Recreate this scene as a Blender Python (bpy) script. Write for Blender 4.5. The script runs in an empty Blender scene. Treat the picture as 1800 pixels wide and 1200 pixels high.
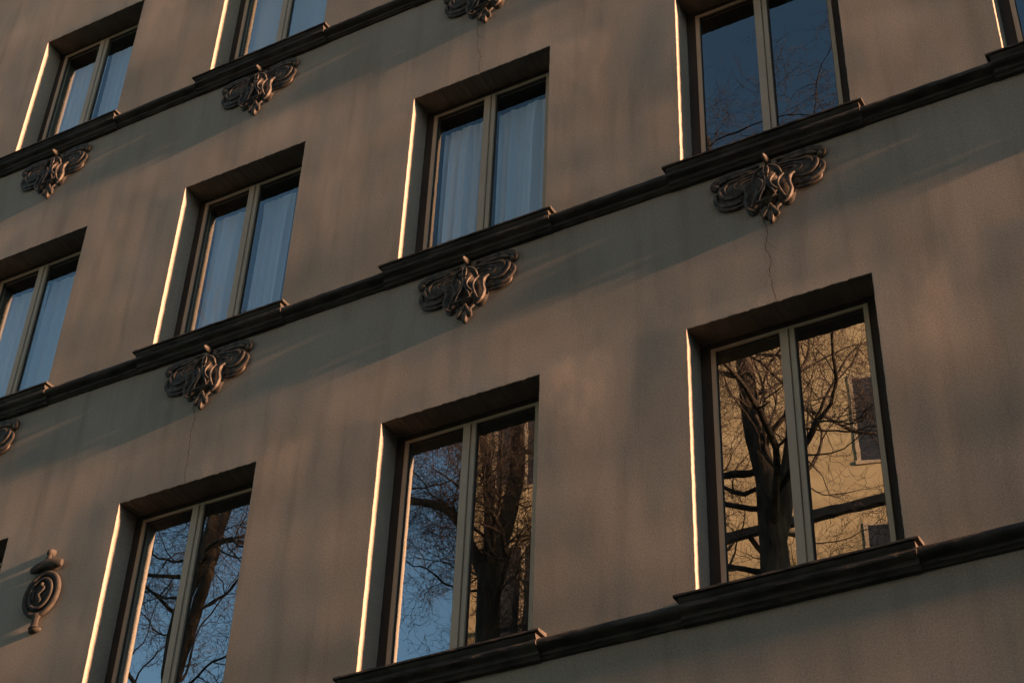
import bpy, bmesh, math, random
from mathutils import Vector, Matrix
R = math.radians
S = bpy.context.scene
COL = S.collection
random.seed(7)

# ---------------------------------------------------------------- camera, sky, sun, exposure
GZ = 1.6                       # height of the lens above the pavement
CAMY = -7.8273
cam = bpy.data.cameras.new('camera'); cam.lens = 61.872; cam.sensor_width = 36; cam.clip_end = 2000; cam.clip_start = .05
co = bpy.data.objects.new('camera', cam); COL.objects.link(co); S.camera = co
r_ = Vector((0.87687971, 0.47945609, 0.03469613)); u_ = Vector((0.27822504, -0.56505544, 0.77672594)); f_ = Vector((-0.39201122, 0.67144188, 0.62888234))
M = Matrix((r_, u_, -f_)).transposed().to_4x4(); M.translation = Vector((0, CAMY, GZ)); co.matrix_world = M

SUN_EL, SUN_TH = R(7.0), R(1.6)      # height of the sun and its angle to the plane of the facade
W = bpy.data.worlds.new('World'); S.world = W; W.use_nodes = True
nt = W.node_tree; nt.nodes.clear()
sky = nt.nodes.new('ShaderNodeTexSky'); sky.sky_type = 'NISHITA'; sky.sun_disc = False
sky.sun_elevation = SUN_EL; sky.sun_rotation = R(90) + SUN_TH; sky.air_density = 1.0; sky.dust_density = .6; sky.ozone_density = 1.5
bg = nt.nodes.new('ShaderNodeBackground'); bg.inputs[1].default_value = .056
ow = nt.nodes.new('ShaderNodeOutputWorld'); nt.links.new(sky.outputs[0], bg.inputs[0]); nt.links.new(bg.outputs[0], ow.inputs[0])
sd = bpy.data.lights.new('sun', 'SUN'); sd.energy = 4.2; sd.angle = R(1.7); sd.color = (1, .51, .31)
so = bpy.data.objects.new('sun', sd); COL.objects.link(so)
sdir = Vector((math.cos(SUN_TH) * math.cos(SUN_EL), -math.sin(SUN_TH) * math.cos(SUN_EL), math.sin(SUN_EL)))
so.rotation_euler = sdir.to_track_quat('Z', 'Y').to_euler(); so.location = sdir * 60
S.view_settings.view_transform = 'Standard'; S.view_settings.look = 'None'; S.view_settings.gamma = 1
S.view_settings.exposure = 2.32
S.cycles.max_bounces = 8; S.cycles.transparent_max_bounces = 12

# ---------------------------------------------------------------- materials
def mat(name, col, rough=.85, col2=None, scale=4, stretch=(1, 1, 1), bumps=(), det=5, spec=.3, metal=0):
    """col/col2 mixed by noise; bumps = [(noise scale, stretch, distance)]"""
    m = bpy.data.materials.new(name); m.use_nodes = True; t = m.node_tree; b = t.nodes['Principled BSDF']
    b.inputs['Roughness'].default_value = rough; b.inputs['Specular IOR Level'].default_value = spec; b.inputs['Metallic'].default_value = metal
    tc = t.nodes.new('ShaderNodeTexCoord')
    def noise(sc, st, d=5):
        mp = t.nodes.new('ShaderNodeMapping'); mp.inputs['Scale'].default_value = st; t.links.new(tc.outputs['Object'], mp.inputs[0])
        n = t.nodes.new('ShaderNodeTexNoise'); n.inputs['Scale'].default_value = sc; n.inputs['Detail'].default_value = d
        t.links.new(mp.outputs[0], n.inputs['Vector']); return n
    if col2:
        n = noise(scale, stretch, det); cr = t.nodes.new('ShaderNodeValToRGB')
        cr.color_ramp.elements[0].position = .32; cr.color_ramp.elements[1].position = .68
        cr.color_ramp.elements[0].color = (*col, 1); cr.color_ramp.elements[1].color = (*col2, 1)
        t.links.new(n.outputs[0], cr.inputs[0]); t.links.new(cr.outputs[0], b.inputs['Base Color'])
    else: b.inputs['Base Color'].default_value = (*col, 1)
    prev = None
    for sc, st, dist in bumps:
        n = noise(sc, st, 1.2 if sc < 2 else 3); bp = t.nodes.new('ShaderNodeBump'); bp.inputs['Distance'].default_value = dist; bp.inputs['Strength'].default_value = 1
        t.links.new(n.outputs[0], bp.inputs['Height'])
        if prev: t.links.new(prev.outputs[0], bp.inputs['Normal'])
        prev = bp
    if prev: t.links.new(prev.outputs[0], b.inputs['Normal'])
    return m

STUCCO = mat('stucco', (.355, .322, .25), .93, (.405, .37, .295), 1.7, (1, 1, .6),
             bumps=[(.5, (.8, 1, 2.3), .046), (1.3, (2.0, 1, .7), .0042), (14, (1.6, 1, .8), .00016), (120, (1, 1, 1), .0006)], spec=.12)
def weather(m):
    """stucco grain, rain streaks and dirty patches in the colour"""
    t = m.node_tree; b = t.nodes['Principled BSDF']; src = b.inputs['Base Color'].links[0].from_socket
    tc = [n for n in t.nodes if n.type == 'TEX_COORD'][0]
    for sc, st, lo, hi, va, vb in ((230, (1, 1, 1), .30, .70, .80, 1.17), (85, (1, 1, 1), .32, .68, .84, 1.14), (3.2, (2.6, 1, .22), .52, .80, 1.0, .80), (.9, (1, 1, 1), .35, .75, 1.04, .90)):
        mp = t.nodes.new('ShaderNodeMapping'); mp.inputs['Scale'].default_value = st; t.links.new(tc.outputs['Object'], mp.inputs[0])
        n = t.nodes.new('ShaderNodeTexNoise'); n.inputs['Scale'].default_value = sc; n.inputs['Detail'].default_value = 3; t.links.new(mp.outputs[0], n.inputs['Vector'])
        r = t.nodes.new('ShaderNodeMapRange'); r.inputs[1].default_value = lo; r.inputs[2].default_value = hi; r.inputs[3].default_value = va; r.inputs[4].default_value = vb
        t.links.new(n.outputs[0], r.inputs[0])
        v = t.nodes.new('ShaderNodeVectorMath'); v.operation = 'SCALE'; t.links.new(src, v.inputs[0]); t.links.new(r.outputs[0], v.inputs['Scale']); src = v.outputs[0]
    t.links.new(src, b.inputs['Base Color'])
weather(STUCCO)
def plaster_relief(m):
    """hand-floated plaster: thicker round the upper half of each opening, and each storey bellies out a little"""
    t = m.node_tree; b = t.nodes['Principled BSDF']
    def N(op, a, bb=None, c=None):
        n = t.nodes.new('ShaderNodeMath'); n.operation = op
        for i, v in enumerate((a, bb, c)):
            if v is None: continue
            if isinstance(v, (int, float)): n.inputs[i].default_value = v
            else: t.links.new(v, n.inputs[i])
        return n.outputs[0]
    def sm(v, a, c, lo=0., hi=1.):
        n = t.nodes.new('ShaderNodeMapRange'); n.interpolation_type = 'SMOOTHSTEP'
        for i, q in zip((1, 2, 3, 4), (a, c, lo, hi)): n.inputs[i].default_value = q
        t.links.new(v, n.inputs[0]); return n.outputs[0]
    tc = t.nodes.new('ShaderNodeTexCoord'); sx = t.nodes.new('ShaderNodeSeparateXYZ'); t.links.new(tc.outputs['Object'], sx.inputs[0])
    nz = t.nodes.new('ShaderNodeTexNoise'); nz.inputs['Scale'].default_value = 1.6; nz.inputs['Detail'].default_value = 3; t.links.new(tc.outputs['Object'], nz.inputs[0])
    wob = N('MULTIPLY_ADD', nz.outputs[0], .30, -.15)
    x = N('ADD', sx.outputs[0], wob); z = N('ADD', sx.outputs[2], N('MULTIPLY', wob, .25))
    fx = N('MULTIPLY', N('FRACT', N('DIVIDE', N('ADD', x, 10.034 + 22.3), 2.23)), 2.23)      # metres from the left edge of the opening
    right = sm(fx, 1.22, 1.75, 1, 0); left = sm(fx, 1.80, 2.24, 0, .55)
    side = N('MAXIMUM', right, left)
    fz = N('MULTIPLY', N('FRACT', N('DIVIDE', N('SUBTRACT', 8.72 + 30.7, z), 3.07)), 3.07)       # metres below the lintel
    mask = N('MULTIPLY', sm(fz, 0, .16), sm(fz, .25, 1.5, 1, 0))
    nv = t.nodes.new('ShaderNodeTexNoise'); nv.inputs['Scale'].default_value = .42; nv.inputs['Detail'].default_value = 1; t.links.new(tc.outputs['Object'], nv.inputs[0])
    vary = sm(nv.outputs[0], .34, .62, .1, 1.25)
    h1 = N('MULTIPLY', N('MULTIPLY', N('MULTIPLY', side, mask), vary), .0090)
    h3 = N('MULTIPLY', N('SINE', N('MULTIPLY', N('SUBTRACT', fz, .25), 6.2832 / 3.07)), .022)
    bp = t.nodes.new('ShaderNodeBump'); bp.inputs['Distance'].default_value = 1; bp.inputs['Strength'].default_value = 1
    t.links.new(N('ADD', h1, h3), bp.inputs['Height'])
    t.links.new(b.inputs['Normal'].links[0].from_socket, bp.inputs['Normal']); t.links.new(bp.outputs[0], b.inputs['Normal'])
plaster_relief(STUCCO)
REVEAL = mat('reveal_plaster', (.36, .33, .27), .9, (.46, .40, .34), 5, bumps=[(70, (1, 1, 1), .0008)], spec=.15)
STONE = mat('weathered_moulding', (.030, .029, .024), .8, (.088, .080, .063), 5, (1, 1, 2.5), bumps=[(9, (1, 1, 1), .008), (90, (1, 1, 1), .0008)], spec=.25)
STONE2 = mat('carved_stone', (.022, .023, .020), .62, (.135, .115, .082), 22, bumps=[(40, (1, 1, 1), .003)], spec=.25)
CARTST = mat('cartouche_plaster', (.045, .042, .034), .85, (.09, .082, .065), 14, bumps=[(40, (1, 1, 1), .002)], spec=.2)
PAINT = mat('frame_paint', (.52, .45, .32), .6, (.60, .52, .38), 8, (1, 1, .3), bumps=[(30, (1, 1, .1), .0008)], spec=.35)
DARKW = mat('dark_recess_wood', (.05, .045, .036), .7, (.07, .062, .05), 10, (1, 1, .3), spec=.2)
BEAD = mat('glazing_bead_varnish', (.34, .20, .10), .5, (.42, .26, .14), 10, (1, 1, .3))
CURT = mat('curtain_cloth', (.86, .90, .93), .95, (.90, .93, .96), 3, (3, 3, .3), spec=.05)
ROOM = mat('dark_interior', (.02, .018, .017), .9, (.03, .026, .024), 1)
SOFFIT_SHADE = mat('shaded_soffit_plaster', (.13, .12, .095), .93, (.19, .17, .135), 6, bumps=[(70, (1, 1, 1), .0008)], spec=.1)  # wall plaster with the shade under the lintels put into its colour
CRACK = mat('crack_shadow_line', (.06, .052, .045), .95, (.12, .1, .085), 20)
ROOF = mat('roof_tile', (.12, .06, .045), .8, (.17, .09, .065), 6)
def glass_mat(name, refl):
    m = bpy.data.materials.new(name); m.use_nodes = True; t = m.node_tree; t.nodes.clear()
    o = t.nodes.new('ShaderNodeOutputMaterial'); mx = t.nodes.new('ShaderNodeMixShader'); tr = t.nodes.new('ShaderNodeBsdfTransparent'); gl = t.nodes.new('ShaderNodeBsdfGlossy')
    tr.inputs[0].default_value = (.84, .96, 1.0, 1); gl.inputs[0].default_value = (.86, .97, .99, 1); gl.inputs['Roughness'].default_value = 0
    tc = t.nodes.new('ShaderNodeTexCoord'); n = t.nodes.new('ShaderNodeTexNoise'); n.inputs['Scale'].default_value = 2.4; n.inputs['Detail'].default_value = 2
    bp = t.nodes.new('ShaderNodeBump'); bp.inputs['Distance'].default_value = .0003
    t.links.new(tc.outputs['Object'], n.inputs['Vector']); t.links.new(n.outputs[0], bp.inputs['Height']); t.links.new(bp.outputs[0], gl.inputs['Normal'])
    mx.inputs[0].default_value = refl
    t.links.new(tr.outputs[0], mx.inputs[1]); t.links.new(gl.outputs[0], mx.inputs[2]); t.links.new(mx.outputs[0], o.inputs[0])
    return m
GLASS = glass_mat('window_glass', .50)
GLASS2 = glass_mat('clear_window_glass', .22); GLASS3 = glass_mat('curtained_window_glass', .13); GLASS1 = glass_mat('upper_window_glass', .21)

# ---------------------------------------------------------------- mesh helpers
class MB:
    def __init__(s): s.v = []; s.f = []
    def box(s, x0, x1, y0, y1, z0, z1):
        n = len(s.v); s.v += [(x, y, z) for z in (z0, z1) for x, y in ((x0, y0), (x1, y0), (x1, y1), (x0, y1))]
        s.f += [tuple(n + i for i in q) for q in ((3, 2, 1, 0), (4, 5, 6, 7), (0, 1, 5, 4), (1, 2, 6, 5), (2, 3, 7, 6), (3, 0, 4, 7))]
    def prism(s, prof, x0, x1, n=1, jit=0):
        """closed profile of (y,z) swept along x"""
        k = len(prof); b = len(s.v)
        for i in range(n + 1):
            x = x0 + (x1 - x0) * i / n
            for (y, z) in prof:
                s.v.append((x, y + (random.uniform(-jit, jit) if y < -.005 else 0), z + random.uniform(-jit, jit)))
        for i in range(n):
            for j in range(k):
                a = b + i * k + j; c = b + i * k + (j + 1) % k; s.f.append((a, c, c + k, a + k))
        s.f.append(tuple(b + j for j in reversed(range(k)))); s.f.append(tuple(b + n * k + j for j in range(k)))
    def tube(s, pts, rad, k=8, caps=True, flat=None):
        """round tube along 3-D points with a radius each"""
        b = len(s.v); n = len(pts); up = Vector((.31, .2, .93)).normalized()
        for i, p in enumerate(pts):
            d = (pts[min(i + 1, n - 1)] - pts[max(i - 1, 0)])
            d = d.normalized() if d.length > 1e-9 else Vector((0, 0, 1))
            a = d.cross(up)
            if a.length < 1e-3: a = d.cross(Vector((1, 0, 0)))
            a.normalize(); c = d.cross(a)
            for j in range(k):
                t = 2 * math.pi * j / k; q = p + (a * math.cos(t) + c * math.sin(t)) * rad[i]
                s.v.append(q[:])
        for i in range(n - 1):
            for j in range(k):
                a = b + i * k + j; c = b + i * k + (j + 1) % k; s.f.append((a, c, c + k, a + k))
        if caps: s.f.append(tuple(b + j for j in range(k))); s.f.append(tuple(b + (n - 1) * k + j for j in reversed(range(k))))
    def ridge(s, pts, w, h, y0, k=7, taper=.25, sub=5):
        """half-round raised ridge on a surface at depth y0, path in (x,z)"""
        P = smooth(pts, sub); n = len(P); b = len(s.v)
        for i, (x, z) in enumerate(P):
            xa, za = P[max(i - 1, 0)]; xb, zb = P[min(i + 1, n - 1)]
            dx, dz = xb - xa, zb - za; l = math.hypot(dx, dz) or 1; nx, nz = -dz / l, dx / l
            e = min(i, n - 1 - i) / (n - 1) * 2; t = taper + (1 - taper) * math.sin(min(1, e * 1.6) * math.pi / 2)
            for j in range(k):
                a = math.pi * j / (k - 1)
                ca, sa = math.cos(a), math.sin(a); ca = math.copysign(abs(ca) ** .6, ca); sa = sa ** .55
                s.v.append((x + nx * w * t * ca, y0 - h * t * sa + (.006 if j in (0, k - 1) else 0), z + nz * w * t * ca))
        for i in range(n - 1):
            for j in range(k - 1):
                a = b + i * k + j; s.f.append((a, a + 1, a + 1 + k, a + k))
        s.f.append(tuple(b + j for j in reversed(range(k)))); s.f.append(tuple(b + (n - 1) * k + j for j in range(k)))
    def dome(s, x, z, rx, rz, h, rot=0, y0=0, nr=6, ns=20):
        b = len(s.v); c, q = math.cos(rot), math.sin(rot)
        s.v.append((x, y0 - h, z))
        for i in range(1, nr + 1):
            a = math.pi / 2 * i / nr; rr = math.sin(a); hh = max(0, 1 - rr ** 3.2) ** .8
            for j in range(ns):
                t = 2 * math.pi * j / ns; ex, ez = rx * rr * math.cos(t), rz * rr * math.sin(t)
                s.v.append((x + ex * c - ez * q, y0 - h * hh, z + ex * q + ez * c))
        for j in range(ns): s.f.append((b, b + 1 + (j + 1) % ns, b + 1 + j))
        for i in range(nr - 1):
            for j in range(ns):
                a = b + 1 + i * ns + j; c2 = b + 1 + i * ns + (j + 1) % ns; s.f.append((a, c2, c2 + ns, a + ns))
    def build(s, name, m, parent=None, sm=False, loc=None):
        me = bpy.data.meshes.new(name); me.from_pydata(s.v, [], s.f); me.materials.append(m)
        me.validate()
        bm = bmesh.new(); bm.from_mesh(me); bmesh.ops.recalc_face_normals(bm, faces=bm.faces); bm.to_mesh(me); bm.free()
        if sm:
            me.shade_smooth()
            if sm != 'all': me.set_sharp_from_angle(angle=R(sm))
        o = bpy.data.objects.new(name, me); COL.objects.link(o)
        if parent: o.parent = parent
        if loc: o.location = loc
        return o

def smooth(pts, sub):
    P = [pts[0]] + list(pts) + [pts[-1]]; out = []
    for i in range(1, len(P) - 2):
        p0, p1, p2, p3 = P[i - 1], P[i], P[i + 1], P[i + 2]
        for k in range(sub):
            t = k / sub
            out.append(tuple(.5 * (2 * p1[a] + (p2[a] - p0[a]) * t + (2 * p0[a] - 5 * p1[a] + 4 * p2[a] - p3[a]) * t * t + (3 * p1[a] - p0[a] - 3 * p2[a] + p3[a]) * t ** 3) for a in range(len(p1))))
    out.append(tuple(pts[-1])); return out

def empty(name, loc=(0, 0, 0), parent=None):
    o = bpy.data.objects.new(name, None); COL.objects.link(o); o.location = loc; o.empty_display_size = .2
    if parent: o.parent = parent
    return o
def tag(o, label, cat=None, group=None, kind=None):
    if label: o['label'] = label
    if cat: o['category'] = cat
    if group: o['group'] = group
    if kind: o['kind'] = kind
    return o

# ---------------------------------------------------------------- the facade
CX = {'Z': -10.034, 'A': -7.783, 'B': -5.554, 'C': -3.316, 'D': -1.114}
WW = 1.2
BELT = {3: GZ + 4.884, 2: GZ + 8.185, 1: GZ + 11.268}
TOP = {3: GZ + 6.980, 2: GZ + 10.133, 1: GZ + 13.098}
BOT = {k: BELT[k] + .155 for k in BELT}
WINS = [(c, r) for r in (3, 2, 1) for c in 'ZABCD']
XL, XR, ZT = -17.0, 6.5, 18.4
house = empty('apartment_building', ((XL + XR) / 2, 0, 0))
house.location = (0, 0, 0)
tag(house, 'brown stucco apartment house with deep set windows and dark carved mouldings filling the view', 'building')

def hnoise(x, z, seed=0):
    return (math.sin(x * 37.1 + seed) + math.sin(x * 91.7 + z * 3 + seed * 2.3) * .8 + math.sin(x * 173.3 + seed) * .6) / 2.4
wall = MB(); CH = .004; RIM = .05
holes = [(CX[c] - RIM, CX[c] + WW + RIM, BOT[r] - .03, TOP[r] + RIM) for c, r in WINS]
xs = sorted({XL, XR} | {h[0] for h in holes} | {h[1] for h in holes}); zs = sorted({0., ZT} | {h[2] for h in holes} | {h[3] for h in holes})
vi = {}
def V(x, z):
    if (x, z) not in vi: vi[(x, z)] = len(wall.v); wall.v.append((x, 0, z))
    return vi[(x, z)]
for i in range(len(xs) - 1):
    for j in range(len(zs) - 1):
        mx, mz = (xs[i] + xs[i + 1]) / 2, (zs[j] + zs[j + 1]) / 2
        if any(h[0] < mx < h[1] and h[2] < mz < h[3] for h in holes): continue
        wall.f.append((V(xs[i], zs[j]), V(xs[i + 1], zs[j]), V(xs[i + 1], zs[j + 1]), V(xs[i], zs[j + 1])))
reveal = MB()
DEP = .208
for (c, r), (hx0, hx1, hz0, hz1) in zip(WINS, holes):
    x0, x1, z0, z1 = CX[c], CX[c] + WW, hz0, TOP[r]; N = 60; sd_ = ord(c) * 1.3 + r
    # outline points: up the left jamb, along the lintel, down the right jamb
    out = []; inn = []
    for k in range(N + 1):
        t = k / N; out.append((hx0, hz0 + (hz1 - hz0) * t)); z = z0 + (z1 - z0) * t; inn.append((x0 + .0018 * hnoise(z, 0, sd_), z))
    for k in range(1, N):
        t = k / N; out.append((hx0 + (hx1 - hx0) * t, hz1)); x = x0 + (x1 - x0) * t; inn.append((x, z1 + .0045 * hnoise(x * 1.3, 0, sd_)))
    for k in range(N + 1):
        t = 1 - k / N; out.append((hx1, hz0 + (hz1 - hz0) * t)); z = z0 + (z1 - z0) * t; inn.append((x1 + .0018 * hnoise(z, 1, sd_), z))
    b = len(wall.v); n = len(out)
    cx, cz = (x0 + x1) / 2, (z0 + z1) / 2
    def off(p, d): # push outline outward by d
        x, z = p; return (x + (-d if x < x0 + .01 else d if x > x1 - .01 else 0), z + (d if z > z1 - .012 else 0))
    for p in out: wall.v.append((p[0], 0, p[1]))
    for p in inn: q = off(p, CH); wall.v.append((q[0], 0, q[1]))
    for p in inn: q = off(p, CH * .3); wall.v.append((q[0], CH * .3, q[1]))
    for p in inn: wall.v.append((p[0], CH, p[1]))
    for p in inn: wall.v.append((p[0], DEP, p[1]))
    for L in range(4):
        for k in range(n - 1): a = b + L * n + k; wall.f.append((a, a + 1, a + 1 + n, a + n))
# sides, top, back of the block
wall.v += [(XL, 0, 0), (XL, 12, 0), (XL, 12, ZT), (XL, 0, ZT), (XR, 0, 0), (XR, 12, 0), (XR, 12, ZT), (XR, 0, ZT)]
b = len(wall.v) - 8
wall.f += [(b, b + 1, b + 2, b + 3), (b + 4, b + 5, b + 6, b + 7), (b + 1, b + 5, b + 6, b + 2)]
wo = wall.build('wall', STUCCO, house)
wo.data.materials.append(SOFFIT_SHADE)
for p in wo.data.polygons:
    if p.normal.z < -.8 and .005 < p.center.y < .3: p.material_index = 1  # soffit faces take the darker, painted-in shade
rf = MB(); rf.prism([(-.5, ZT), (-.5, ZT + .15), (5, ZT + 4), (12.5, ZT + .15), (12.5, ZT)], XL - .3, XR + .3); rf.build('roof', ROOF, house)

# string courses
def belt_prof(b): return [(y, b + z) for y, z in ((.02, .14), (0, .135), (-.060, .120), (-.073, .108), (-.078, .092), (-.075, .076), (-.063, .064), (-.042, .056), (-.030, .048), (-.030, .026), (-.021, .020), (-.014, .006), (0, 0), (.02, 0))]
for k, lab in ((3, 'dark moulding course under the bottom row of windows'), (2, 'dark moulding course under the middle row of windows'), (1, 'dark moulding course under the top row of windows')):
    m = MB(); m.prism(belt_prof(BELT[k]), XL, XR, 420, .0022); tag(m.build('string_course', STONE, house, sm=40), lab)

# ---------------------------------------------------------------- window: frame > mullion, sashes, panes, sill
def window(c, r):
    x0 = CX[c]; z1 = TOP[r]; z0 = BOT[r]; b = BELT[r]
    o = (x0, 0, 0)
    f = MB()
    ft = z1 - .052; fb = z0 + .04; L0, L1, R0, R1 = .074, .104, 1.070, 1.100; ML, MR = .535, .636
    YF, YG = .192, .212
    f.box(L0, L1, YF, YG + .03, fb, ft); f.box(R0, R1, YF, YG + .03, fb, ft)                # stiles
    f.box(L1, R0, YF + .001, YG + .028, ft - .020, ft)                                      # head
    f.box(L1, R0, YF + .002, YG + .03, fb, fb + .05)                                        # bottom rail
    fr = f.build('window', PAINT, house, loc=o)
    m = MB(); m.box(ML, ML + .052, YF - .010, YG + .02, fb + .052, ft - .022); m.box(ML + .060, MR - .010, YF - .002, YG + .02, fb + .052, ft - .022)
    m.box(ML + .050, ML + .062, YF + .012, YG + .022, fb + .052, ft - .022)
    m.build('mullion', PAINT, fr)
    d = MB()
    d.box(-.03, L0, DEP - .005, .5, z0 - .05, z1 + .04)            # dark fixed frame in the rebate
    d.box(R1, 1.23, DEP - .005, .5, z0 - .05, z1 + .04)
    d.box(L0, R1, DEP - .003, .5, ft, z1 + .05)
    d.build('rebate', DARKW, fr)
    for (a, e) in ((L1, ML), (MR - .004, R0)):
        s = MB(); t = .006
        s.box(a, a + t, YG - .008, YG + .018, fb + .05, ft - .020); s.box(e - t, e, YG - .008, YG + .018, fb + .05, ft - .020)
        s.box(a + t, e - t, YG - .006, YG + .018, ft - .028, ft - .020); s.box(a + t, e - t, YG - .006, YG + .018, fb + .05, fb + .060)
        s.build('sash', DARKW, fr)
        g = MB(); g.v = [(a + t - .003, YG, fb + .05), (e - t + .003, YG, fb + .05), (e - t + .003, YG, ft - .025), (a + t - .003, YG, ft - .025)]; g.f = [(0, 1, 2, 3)]
        g.build('pane', GLASS if r == 3 else GLASS3 if (r, c) == (2, 'B') else GLASS2 if r == 2 and c in 'ZAB' else GLASS1, fr)
    s = MB()
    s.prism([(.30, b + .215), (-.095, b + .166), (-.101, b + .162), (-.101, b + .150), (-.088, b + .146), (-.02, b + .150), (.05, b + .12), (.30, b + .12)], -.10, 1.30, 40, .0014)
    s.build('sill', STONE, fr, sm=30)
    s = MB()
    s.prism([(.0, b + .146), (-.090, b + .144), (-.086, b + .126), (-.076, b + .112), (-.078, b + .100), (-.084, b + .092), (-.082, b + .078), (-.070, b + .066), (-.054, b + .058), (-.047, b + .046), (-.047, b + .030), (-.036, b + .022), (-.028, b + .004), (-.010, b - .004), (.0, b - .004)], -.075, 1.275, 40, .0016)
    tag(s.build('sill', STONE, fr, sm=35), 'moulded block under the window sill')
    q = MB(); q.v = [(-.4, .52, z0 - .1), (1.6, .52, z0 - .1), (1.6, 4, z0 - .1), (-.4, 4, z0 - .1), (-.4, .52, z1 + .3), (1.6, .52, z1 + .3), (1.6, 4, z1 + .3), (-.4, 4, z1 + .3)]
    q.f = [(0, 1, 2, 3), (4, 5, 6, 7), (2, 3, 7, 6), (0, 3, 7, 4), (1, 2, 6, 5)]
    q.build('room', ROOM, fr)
    return fr
for c, r in WINS: window(c, r)

# ---------------------------------------------------------------- curtains (hang inside the rooms)
def curtain(c, r, x0, x1, amp, nf, seed, label, y=.315, flare=0.):
    rnd = random.Random(seed); m = MB(); nx, nz = 90, 14
    zt, zb = TOP[r] - .175, BOT[r] - .02
    ph = [rnd.uniform(0, 6.3) for _ in range(5)]
    for j in range(nz + 1):
        t = j / nz
        for i in range(nx + 1):
            s = i / nx; x = x0 + (x1 - x0) * s + flare * t * (s - .5)
            a = s * nf * 2 * math.pi
            y_ = y + amp * (.25 + .75 * min(1, t * 5)) * (math.sin(a + ph[0] + .5 * math.sin(a * .37 + ph[1]) * 2 + .5 * t) * .6 + .4 * math.sin(a * 2.3 + ph[2] + t * .8) + .25 * math.sin(a * .31 + ph[3]))
            m.v.append((CX[c] + x, y_, zt + (zb - zt) * t))
    for j in range(nz):
        for i in range(nx): a = j * (nx + 1) + i; m.f.append((a, a + 1, a + nx + 2, a + nx + 1))
    o = m.build('curtain', CURT, sm='all')
    tag(o, label, 'curtain', 'white curtains behind the window panes')
curtain('B', 2, .112, .555, .040, 3.4, 1, 'white curtain in deep folds behind the left pane of the middle row centre window')
curtain('B', 2, .60, 1.12, .044, 3.2, 2, 'white curtain in deep folds behind the right pane of the middle row centre window')
curtain('A', 2, .112, .555, .03, 2.6, 3, 'pale curtain behind the left pane of the middle row window left of centre')
curtain('A', 2, .60, .92, .03, 2.2, 4, 'narrow curtain ending short of the right edge of its window in the middle row')
curtain('Z', 2, .112, .555, .03, 2.8, 5, 'white curtain behind the left pane of the leftmost middle row window')
curtain('Z', 2, .60, 1.12, .04, 3, 6, 'white curtain behind the right pane of the leftmost middle row window')
curtain('Z', 1, .112, .555, .010, 3, 7, 'dim curtain behind the left pane of the leftmost top row window', y=.31)
curtain('Z', 1, .60, 1.12, .014, 4, 8, 'dim curtain behind the right pane of the leftmost top row window', y=.31)
curtain('A', 1, .112, 1.12, .004, 2, 9, 'flat dim curtain across the top row window that is cut by the upper edge', y=.31)

# ---------------------------------------------------------------- carved ornaments under the sills
def mir(p): return [(-x, z) for x, z in p]
ST = {  # half design, x from the axis, z from the foot of the moulding, (width, height, depth)
 'wing': [([(.05, -.095), (.12, -.10), (.22, -.118), (.285, -.125), (.315, -.165), (.295, -.215)], .012, .020, -.050),
          ([(.08, -.125), (.16, -.13), (.225, -.145), (.245, -.175), (.215, -.205), (.15, -.205)], .010, .014, -.050),
          ([(.10, -.150), (.16, -.155), (.195, -.168), (.18, -.185)], .009, .012, -.052),
          ([(.305, -.125), (.345, -.155), (.345, -.205), (.305, -.248), (.25, -.262), (.19, -.238)], .014, .026, -.040),
          ([(.345, -.160), (.385, -.200), (.380, -.258), (.335, -.298), (.27, -.315), (.19, -.300)], .016, .026, -.030),
          ([(.370, -.275), (.355, -.312), (.315, -.335), (.25, -.345), (.18, -.338)], .015, .022, -.022),
          ([(.06, -.042), (.16, -.050), (.26, -.052), (.335, -.060), (.385, -.085), (.398, -.120), (.372, -.142)], .024, .040, -.026),
          ([(.10, -.075), (.2, -.082), (.30, -.085), (.355, -.105)], .014, .022, -.045)],
 'shell': [([(.000, -.095), (.045, -.115), (.085, -.150), (.108, -.205)], .010, .020, -.074),
           ([(.195, -.222), (.162, -.243), (.152, -.300), (.164, -.365), (.140, -.425), (.100, -.450)], .015, .030, -.050),
           ([(.122, -.214), (.086, -.248), (.076, -.298), (.094, -.360), (.125, -.418)], .011, .022, -.074),
           ([(.064, -.194), (.034, -.229), (.026, -.270), (.050, -.314), (.092, -.356)], .010, .022, -.084),
           ([(.012, -.190), (.006, -.250), (.018, -.300), (.044, -.345), (.060, -.392)], .009, .018, -.088),
           ([(.010, -.100), (.016, -.150), (.008, -.185)], .010, .022, -.080),
           ([(.000, -.392), (.045, -.392), (.10, -.395)], .009, .014, -.074)],
 'pend': [([(.0, -.400), (.012, -.440), (.036, -.480), (.052, -.512), (.044, -.528)], .012, .024, -.040),
          ([(.078, -.440), (.046, -.462), (.050, -.495)], .010, .018, -.040),
          ([(.004, -.470), (.010, -.520), (.004, -.565)], .013, .030, -.034)]}
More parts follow.
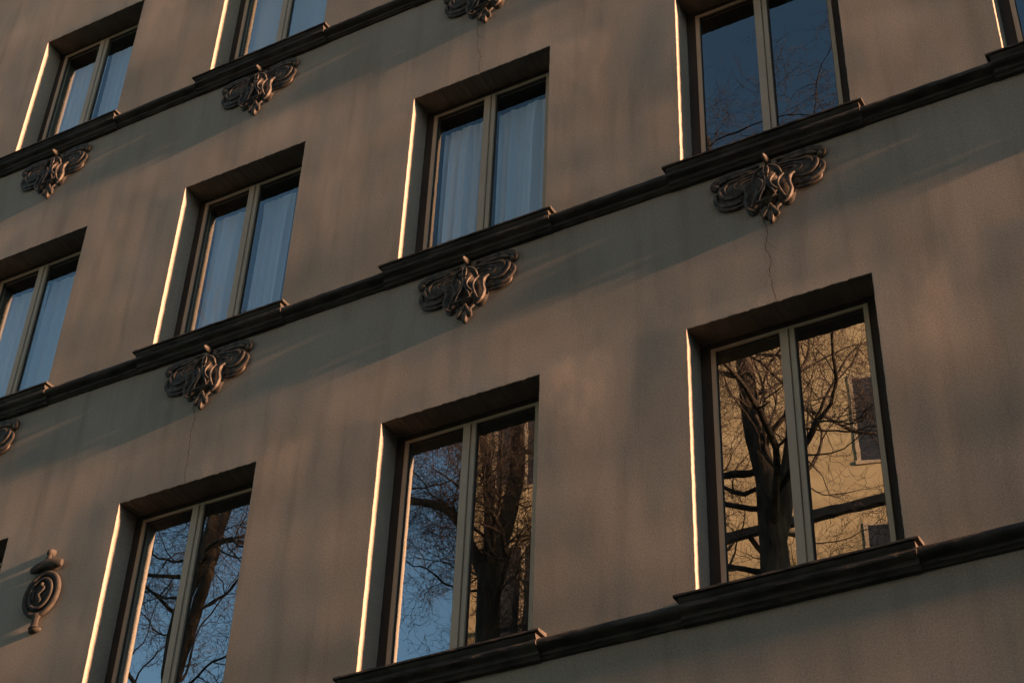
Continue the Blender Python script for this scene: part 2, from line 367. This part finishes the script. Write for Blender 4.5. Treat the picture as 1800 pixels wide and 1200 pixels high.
def ornament(c, r, label):
    e = MB()
    for sg in (1, -1):
        for p, w, h, y in ST['shell']: e.ridge([(sg * x, z) for x, z in p], w * .85, h * 1.1, y - .026)
        e.dome(sg * .10, -.30, .075, .16, .058, sg * .18)
    e.dome(0, -.25, .095, .165, .088); e.dome(0, -.12, .07, .07, .065)
    # knob at the top, over the moulding
    e.dome(0, -.030, .022, .030, .185)
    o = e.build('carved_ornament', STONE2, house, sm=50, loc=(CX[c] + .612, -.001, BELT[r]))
    tag(o, label); o.scale = (.96, .50, 1)
    for sg in (1, -1):
        m = MB()
        for p, w, h, y in ST['wing']: m.ridge([(sg * x, z) for x, z in p], w, h, y)
        m.dome(sg * .22, -.17, .17, .10, .056, -sg * .12); m.dome(sg * .27, -.26, .115, .075, .040, sg * .2)
        m.dome(sg * .23, -.075, .18, .045, .045, -sg * .1); m.dome(sg * .375, -.115, .030, .034, .062)
        m.build('scroll', STONE2, o, sm=50)
    m = MB()
    for sg in (1, -1):
        for p, w, h, y in ST['pend']: m.ridge([(sg * x, z) for x, z in p], w, h, y)
    m.dome(0, -.47, .050, .075, .045); m.dome(.0, -.535, .022, .034, .05); m.dome(.034, -.50, .02, .026, .055); m.dome(-.034, -.50, .02, .026, .055)
    m.build('pendant', STONE2, o, sm=50)
NM = {'Z': 'leftmost', 'A': 'second', 'B': 'third', 'C': 'fourth', 'D': 'rightmost'}
for c, r in [(c, 2) for c in 'ZABCD'] + [(c, 1) for c in 'ZABCD']:
    ornament(c, r, 'dark carved shell ornament with scrolls, %s in the %s row of ornaments' % (NM[c], 'lower' if r == 2 else 'upper'))

# cartouche between two windows of the lower storey
def cartouche(x, z):
    m = MB(); K = 28
    def ring(rx, rz, w, h, y): m.ridge([(rx * math.cos(t), rz * math.sin(t)) for t in [2 * math.pi * i / K for i in range(K + 1)]], w, h, y, taper=1, sub=2)
    m.dome(0, 0, .142, .185, .045); ring(.128, .170, .020, .036, -.020); ring(.086, .118, .014, .026, -.042)
    m.ridge([(.0, .075), (.026, .035), (-.012, -.01), (.012, -.06), (0, -.095)], .013, .032, -.044); m.dome(.004, .07, .024, .028, .085)
    m.ridge([(-.05, .05), (-.06, 0), (-.045, -.06)], .009, .02, -.044)
    o = m.build('wall_cartouche', CARTST, house, sm=50, loc=(x, -.001, z))
    tag(o, 'small oval plaster cartouche between two bottom row windows')
    t = MB(); P = [Vector((-.125 + .25 * i / 12, -.050, .235 + .012 * math.cos(math.pi * (i / 6 - 1)))) for i in range(13)]
    t.tube(P, [.040 - .014 * abs(i / 6 - 1) ** 6 for i in range(13)], 14); t.dome(0, .235, .11, .05, .06)
    t.tube([Vector((0, -.045, .27)), Vector((0, -.045, .305)), Vector((0, -.045, .322))], [.030, .020, .016], 10)
    t.dome(0, .345, .034, .036, .075)
    t.build('crown_roll', CARTST, o, sm=45)
    t = MB(); t.tube([Vector((0, -.03, -.17)), Vector((0, -.035, -.21)), Vector((0, -.035, -.25)), Vector((0, -.035, -.275))], [.040, .026, .028, .040], 12)
    t.dome(0, -.285, .052, .024, .060); t.build('foot', CARTST, o, sm=45)
cartouche(-8.335, GZ + 6.355)
bpy.data.objects['wall_cartouche'].scale = (1.14, .58, 1)

# cracks in the plaster
def crack(pts, w, label):
    rnd = random.Random(len(pts)); P = smooth(pts, 10); m = MB()
    for i, (x, z) in enumerate(P):
        x += rnd.uniform(-.006, .006); ww = w * rnd.uniform(.5, 1.3) * (1 if 0 < i < len(P) - 1 else .2)
        m.v += [(x - ww, -.0012, z), (x + ww, -.0012, z)]
    for i in range(len(P) - 1): m.f.append((2 * i, 2 * i + 1, 2 * i + 3, 2 * i + 2))
    for (k, sx, L) in ((.38, 1, .16), (.62, -1, .11)):
        i0 = int(len(P) * k); x, z = P[i0]; n0 = len(m.v)
        for j in range(8):
            t = j / 7; ww = w * .6 * (1 - t); xx = x + sx * L * t * .7 + rnd.uniform(-.004, .004); zz = z - L * t
            m.v += [(xx - ww, -.0014, zz), (xx + ww, -.0014, zz)]
        for j in range(7): m.f.append((n0 + 2 * j, n0 + 2 * j + 1, n0 + 2 * j + 3, n0 + 2 * j + 2))
    tag(m.build('crack', CRACK, house), label)
for c, r, t_, dx in (('C', 2, 3, 0), ('A', 2, 3, .0), ('B', 1, 2, .0)):
    xx = CX[c] + .60 + dx; za = BELT[r] - .40; zb = TOP[t_] + .002
    n = 7; rr = random.Random(ord(c))
    crack([(xx - .06 + (-.02 * i / n) + rr.uniform(-.022, .022) + (.06 * i / n), za + (zb - za) * i / n) for i in range(n + 1)], .0022, 'thin crack running down from the carved ornament to the lintel below')

# ---------------------------------------------------------------- ground
ASPH = mat('asphalt', (.03, .03, .032), .9, (.045, .045, .045), 12, bumps=[(200, (1, 1, 1), .002)])
PAVE = mat('pavement_slabs', (.10, .095, .09), .9, (.14, .13, .12), 3)
g = MB(); g.v = [(-600, -600, -.004), (600, -600, -.004), (600, 600, -.004), (-600, 600, -.004)]; g.f = [(0, 1, 2, 3)]
tag(g.build('ground', mat('earth', (.055, .05, .04), .95, (.075, .07, .055), 1.5)), None, kind='structure')
g = MB(); g.box(-60, 60, -9.6, -3.5, -.2, .004); tag(g.build('road', ASPH), None, kind='structure')
g = MB(); g.box(-60, 60, -3.5, .02, -.2, .13); g.box(-60, 60, -14, -9.6, -.2, .13); tag(g.build('pavement', PAVE), None, kind='structure')

# ---------------------------------------------------------------- trees (seen in the panes) and trees down the street (their shade)
BARK = mat('bark', (.030, .024, .017), .95, (.095, .075, .052), 9, (1, 1, .35), det=8, bumps=[(16, (1, 1, .3), .05)])
TWIG = mat('twig_bark', (.06, .045, .034), .9, (.11, .085, .06), 5)
def grow(seed, trunk, r0, r1, limbs, length, mains=(), dens=1.0, zmin=8., ymax=None, zcap=19.5):
    rnd = random.Random(seed); T = MB(); Cn = MB()
    def rv(): return Vector((rnd.gauss(0, 1), rnd.gauss(0, 1), rnd.gauss(0, 1)))
    def br(p, d, L, r, lev):
        n = {1: 12, 2: 10, 3: 7, 4: 5}[lev]; pts = [p.copy()]; rad = [r]; d = d.normalized(); kids = []
        curl = {1: .17, 2: .24, 3: .30, 4: .34}[lev]
        for i in range(n):
            d = (d + rv() * curl + Vector((0, 0, (.055 if lev < 3 else .02) if p.z < zcap else -.10))).normalized()
            p = p + d * L / n
            if ymax is not None and p.y > ymax: d.y = -abs(d.y)
            pts.append(p.copy()); rad.append(r * (1 - .82 * (i + 1) / n)); kids.append((p.copy(), d.copy(), (i + 1) / n))
        (T if lev == 1 else Cn).tube(pts, rad, {1: 7, 2: 5, 3: 3, 4: 3}[lev], caps=False)
        if lev == 4: return
        cnt = int({1: 10, 2: 9, 3: 6}[lev] * dens + rnd.random())
        for k in range(cnt):
            q, dd, t = kids[min(n - 1, int((.15 + .85 * (k + rnd.random()) / cnt) * n))]
            side = dd.cross(rv()).normalized(); nd = dd * .55 + side * rnd.uniform(.6, 1.1)
            br(q, nd, L * rnd.uniform(.40, .62) * (1.15 - .4 * t), max(.0035, r * (1 - .75 * t) * rnd.uniform(.34, .52)), lev + 1)
    P = [Vector(p) for p in smooth(trunk, 6)]; n = len(P)
    P = [p + Vector((.05 * math.sin(i * .33 + seed), .04 * math.sin(i * .41), 0)) for i, p in enumerate(P)]
    rad = [r0 + (r1 - r0) * (i / (n - 1)) for i in range(n)]
    T.tube(P, [a * (1.5 if i == 0 else 1) for i, a in enumerate(rad)], 14, caps=False)
    axes = [(P, rad)]
    for pts, ra, rb in mains:
        Q = [Vector(p) for p in smooth(pts, 6)]; rr = [ra + (rb - ra) * i / (len(Q) - 1) for i in range(len(Q))]
        T.tube(Q, rr, 11, caps=False); axes.append((Q, rr))
    for k in range(limbs):
        A, ra = axes[k % len(axes)]; c = [i for i, p in enumerate(A) if p.z > zmin]
        i = c[int((k // len(axes) + rnd.random()) / (limbs / len(axes)) * len(c)) % len(c)]
        a = rnd.uniform(0, 2 * math.pi) if k % 2 else k * 2.4
        br(A[i], Vector((math.cos(a), math.sin(a) * .8, rnd.uniform(.1, .9))), length * rnd.uniform(.6, 1.1), ra[i] * rnd.uniform(.20, .38), 1)
    return T, Cn
def tree(name, TC, loc, label, group):
    T, Cn = TC; base = empty(name, loc); o = T.build('trunk', BARK, base, sm='all'); c = Cn.build('crown', TWIG, base, sm='all')
    tag(base, label, 'tree', group); return base
G1 = 'bare street trees mirrored in the bottom row of panes'
TT = 19.53   # distance from the mirrored lens to the row of trees
tree('bare_tree', grow(11, [(.3, 0, 0), (.15, 0, 7), (0, 0, 12), (.05, 0, 15.5)], .30, .18, 36, 3.5,
     mains=[([(.05, 0, 15.2), (-.15, .1, 16.6), (-.22, .2, 18.2), (-.4, .3, 20), (-.6, .2, 22.5)], .18, .05), ([(.05, 0, 14.6), (.35, -.1, 16.2), (.45, -.2, 18), (.8, -.5, 19.5), (1.1, -.4, 22.5)], .15, .04)], zmin=10.5, zcap=22.),
     (-7.0, -11, 0), 'bare tree with a forked trunk mirrored in the bottom row window furthest right', G1)
tree('bare_tree', grow(23, [(0, 0, 0), (0, 0, 8), (.05, 0, 13.5), (.1, 0, 15.4)], .27, .14, 34, 3.2,
     mains=[([(.1, 0, 15), (-.5, .2, 16.4), (-1.7, .2, 17.1), (-2.9, .4, 18.2), (-4, .6, 19.6)], .09, .03), ([(.1, 0, 15.2), (.5, 0, 17), (.5, .2, 19), (.8, .2, 20), (.9, 0, 21)], .14, .05), ([(.1, 0, 15), (-.1, -.2, 17), (-.4, -.4, 18.6), (-.2, -.3, 20.5)], .11, .04)], dens=1.15, zmin=11),
     (-11.55, -11, 0), 'bare tree with a dense crown mirrored in the middle window of the bottom row', G1)
tree('bare_tree', grow(37, [(-.2, 0, 0), (0, 0, 7), (.15, 0, 12), (-.05, .1, 15.5), (.1, 0, 17.5), (0, 0, 19.5), (.2, 0, 21.5)], .22, .05, 38, 3.3,
     mains=[([(-.3, -.4, 0), (-.9, -.6, 9), (-.75, -.6, 14), (-.3, -.6, 17), (.1, -.5, 19), (.3, -.6, 20.5)], .17, .05)], zmin=11),
     (-17.1, -11, 0), 'slender bare tree with a leaning second stem mirrored in the bottom left window', G1)
G2 = 'bare trees down the street whose branches shade the facade'
far = grow(51, [(0, 0, 0), (.2, 0, 8), (0, 0, 14), (.3, 0, 18)], .35, .1, 8, 4.2, dens=.42, zmin=7)
fb = tree('bare_tree', far, (33, -2.9, 0), 'bare tree standing far down the street to the right', G2)
c2 = fb.copy(); COL.objects.link(c2); c2.location = (45, -3.6, -1.5); c2.rotation_euler.z = 2.1
c2['label'] = 'second bare tree still further down the street to the right'
for ch in list(fb.children): k = ch.copy(); COL.objects.link(k); k.parent = c2

# ---------------------------------------------------------------- sunlit house across the street (mirrored in the panes)
GOLD = mat('ochre_render', (.30, .25, .14), .9, (.42, .36, .215), .8, (1, 1, 2.5), bumps=[(1.2, (1, 1, 2), .02), (40, (1, 1, 1), .003)])
TRIM = mat('dark_trim', (.08, .07, .055), .8, (.12, .10, .08), 4)
PALE = mat('pale_window_trim', (.30, .26, .18), .7, (.36, .31, .22), 4)
A_ = R(19)
opp = empty('ochre_house', (-14.35, -15.0, 0)); opp.rotation_euler.z = -A_
tag(opp, 'sunlit ochre house mirrored in the two right windows of the bottom row', 'building')
m = MB(); m.box(0, 24, -12, 0, 0, 25); m.build('wall', GOLD, opp)
m = MB(); m.prism([(.5, 25.01), (.5, 25.3), (-5, 28.5), (-12.5, 25.3), (-12.5, 25.01)], -.4, 24.4); m.build('roof', ROOF, opp)
for z in (5.2, 8.6, 12.1):
    m = MB(); m.prism([(-.02, z), (.16, z), (.22, z + .08), (.22, z + .2), (.12, z + .3), (-.02, z + .34)], -.1, 24.1, 4); m.build('string_course', TRIM, opp)
for fl in range(7):
    for k, x in enumerate((.5, 2.7, 7.2, 10.6, 13.2, 15.8, 18.4, 21.2)):
        z = .5 + fl * 3.27
        w = MB(); w.box(x - .07, x, 0, .016, z, z + 1.9); w.box(x + 1.1, x + 1.17, 0, .016, z, z + 1.9); w.box(x - .07, x + 1.17, 0, .018, z + 1.9, z + 1.97); w.box(x - .1, x + 1.2, 0, .03, z - .07, z)
        w.box(x + .52, x + .58, .012, .04, z, z + 1.9)
        fo = w.build('window', PALE, opp)
        p = MB(); p.box(x, x + 1.1, .002, .01, z, z + 1.9); p.build('pane', mat('opposite_pane', (.03, .035, .04), .15) if 'opposite_pane' not in bpy.data.materials else bpy.data.materials['opposite_pane'], fo)
# gallery beam, parallel to the street, on brackets
m = MB(); m.box(-12.2, -2.5, -14.72, -14.60, 17.30, 17.45)
for x in (-11.2, -8.8, -6.4, -4.0): m.box(x, x + .1, -14.75 - (x + 14.35) * .33 - .1, -14.721, 17.32, 17.42)
bm_ = m.build('gallery_beam', TRIM, opp); bm_.matrix_parent_inverse = (Matrix.Translation(opp.location) @ Matrix.Rotation(-A_, 4, 'Z')).inverted()

# ---------------------------------------------------------------- unseen houses added to shade the street and hold back sky light
GREY = mat('grey_render', (.20, .185, .165), .9, (.25, .23, .20), 1.5)
def shade_house(x0, x1, y0, y1, h, label, facing):
    e = empty('added_shade_house', ((x0 + x1) / 2, (y0 + y1) / 2, 0)); a, b = (x1 - x0) / 2, (y1 - y0) / 2
    tag(e, label, 'building')
    m = MB(); m.box(-a, a, -b, b, 0, h); m.build('wall', GREY, e)
    m = MB()
    m.prism([(-b - .4, h + .01), (-b - .4, h + .2), (0, h + min(3, b * .5)), (b + .4, h + .2), (b + .4, h + .01)], -a - .3, a + .3); m.build('roof', ROOF, e)
    n = int((2 * a if facing == 'y' else 2 * b) // 2.8); w = MB()
    for fl in range(int(h // 3.3)):
        for k in range(n):
            c = -n * 1.4 + 1.4 + 2.8 * k; z = 1.2 + fl * 3.3; w = MB()
            if facing == 'y': w.box(c - .55, c + .55, b, b + .05, z, z + 1.7)
            else: w.box(-a - .05, -a, c - .55, c + .55, z, z + 1.7)
            w.build('window', TRIM, e)
shade_house(14, 46, -32, -19.5, 17, 'unseen grey house added across the street to the right to hold back sky light', 'y')
shade_house(66, 80, -6.5, 10, 12.2, 'unseen low house added at the far right to shade the ground and lower facade', 'x')
shade_house(68, 82, -32, -7.2, 24, 'unseen taller house added beside the low one to shade the ochre house', 'x')
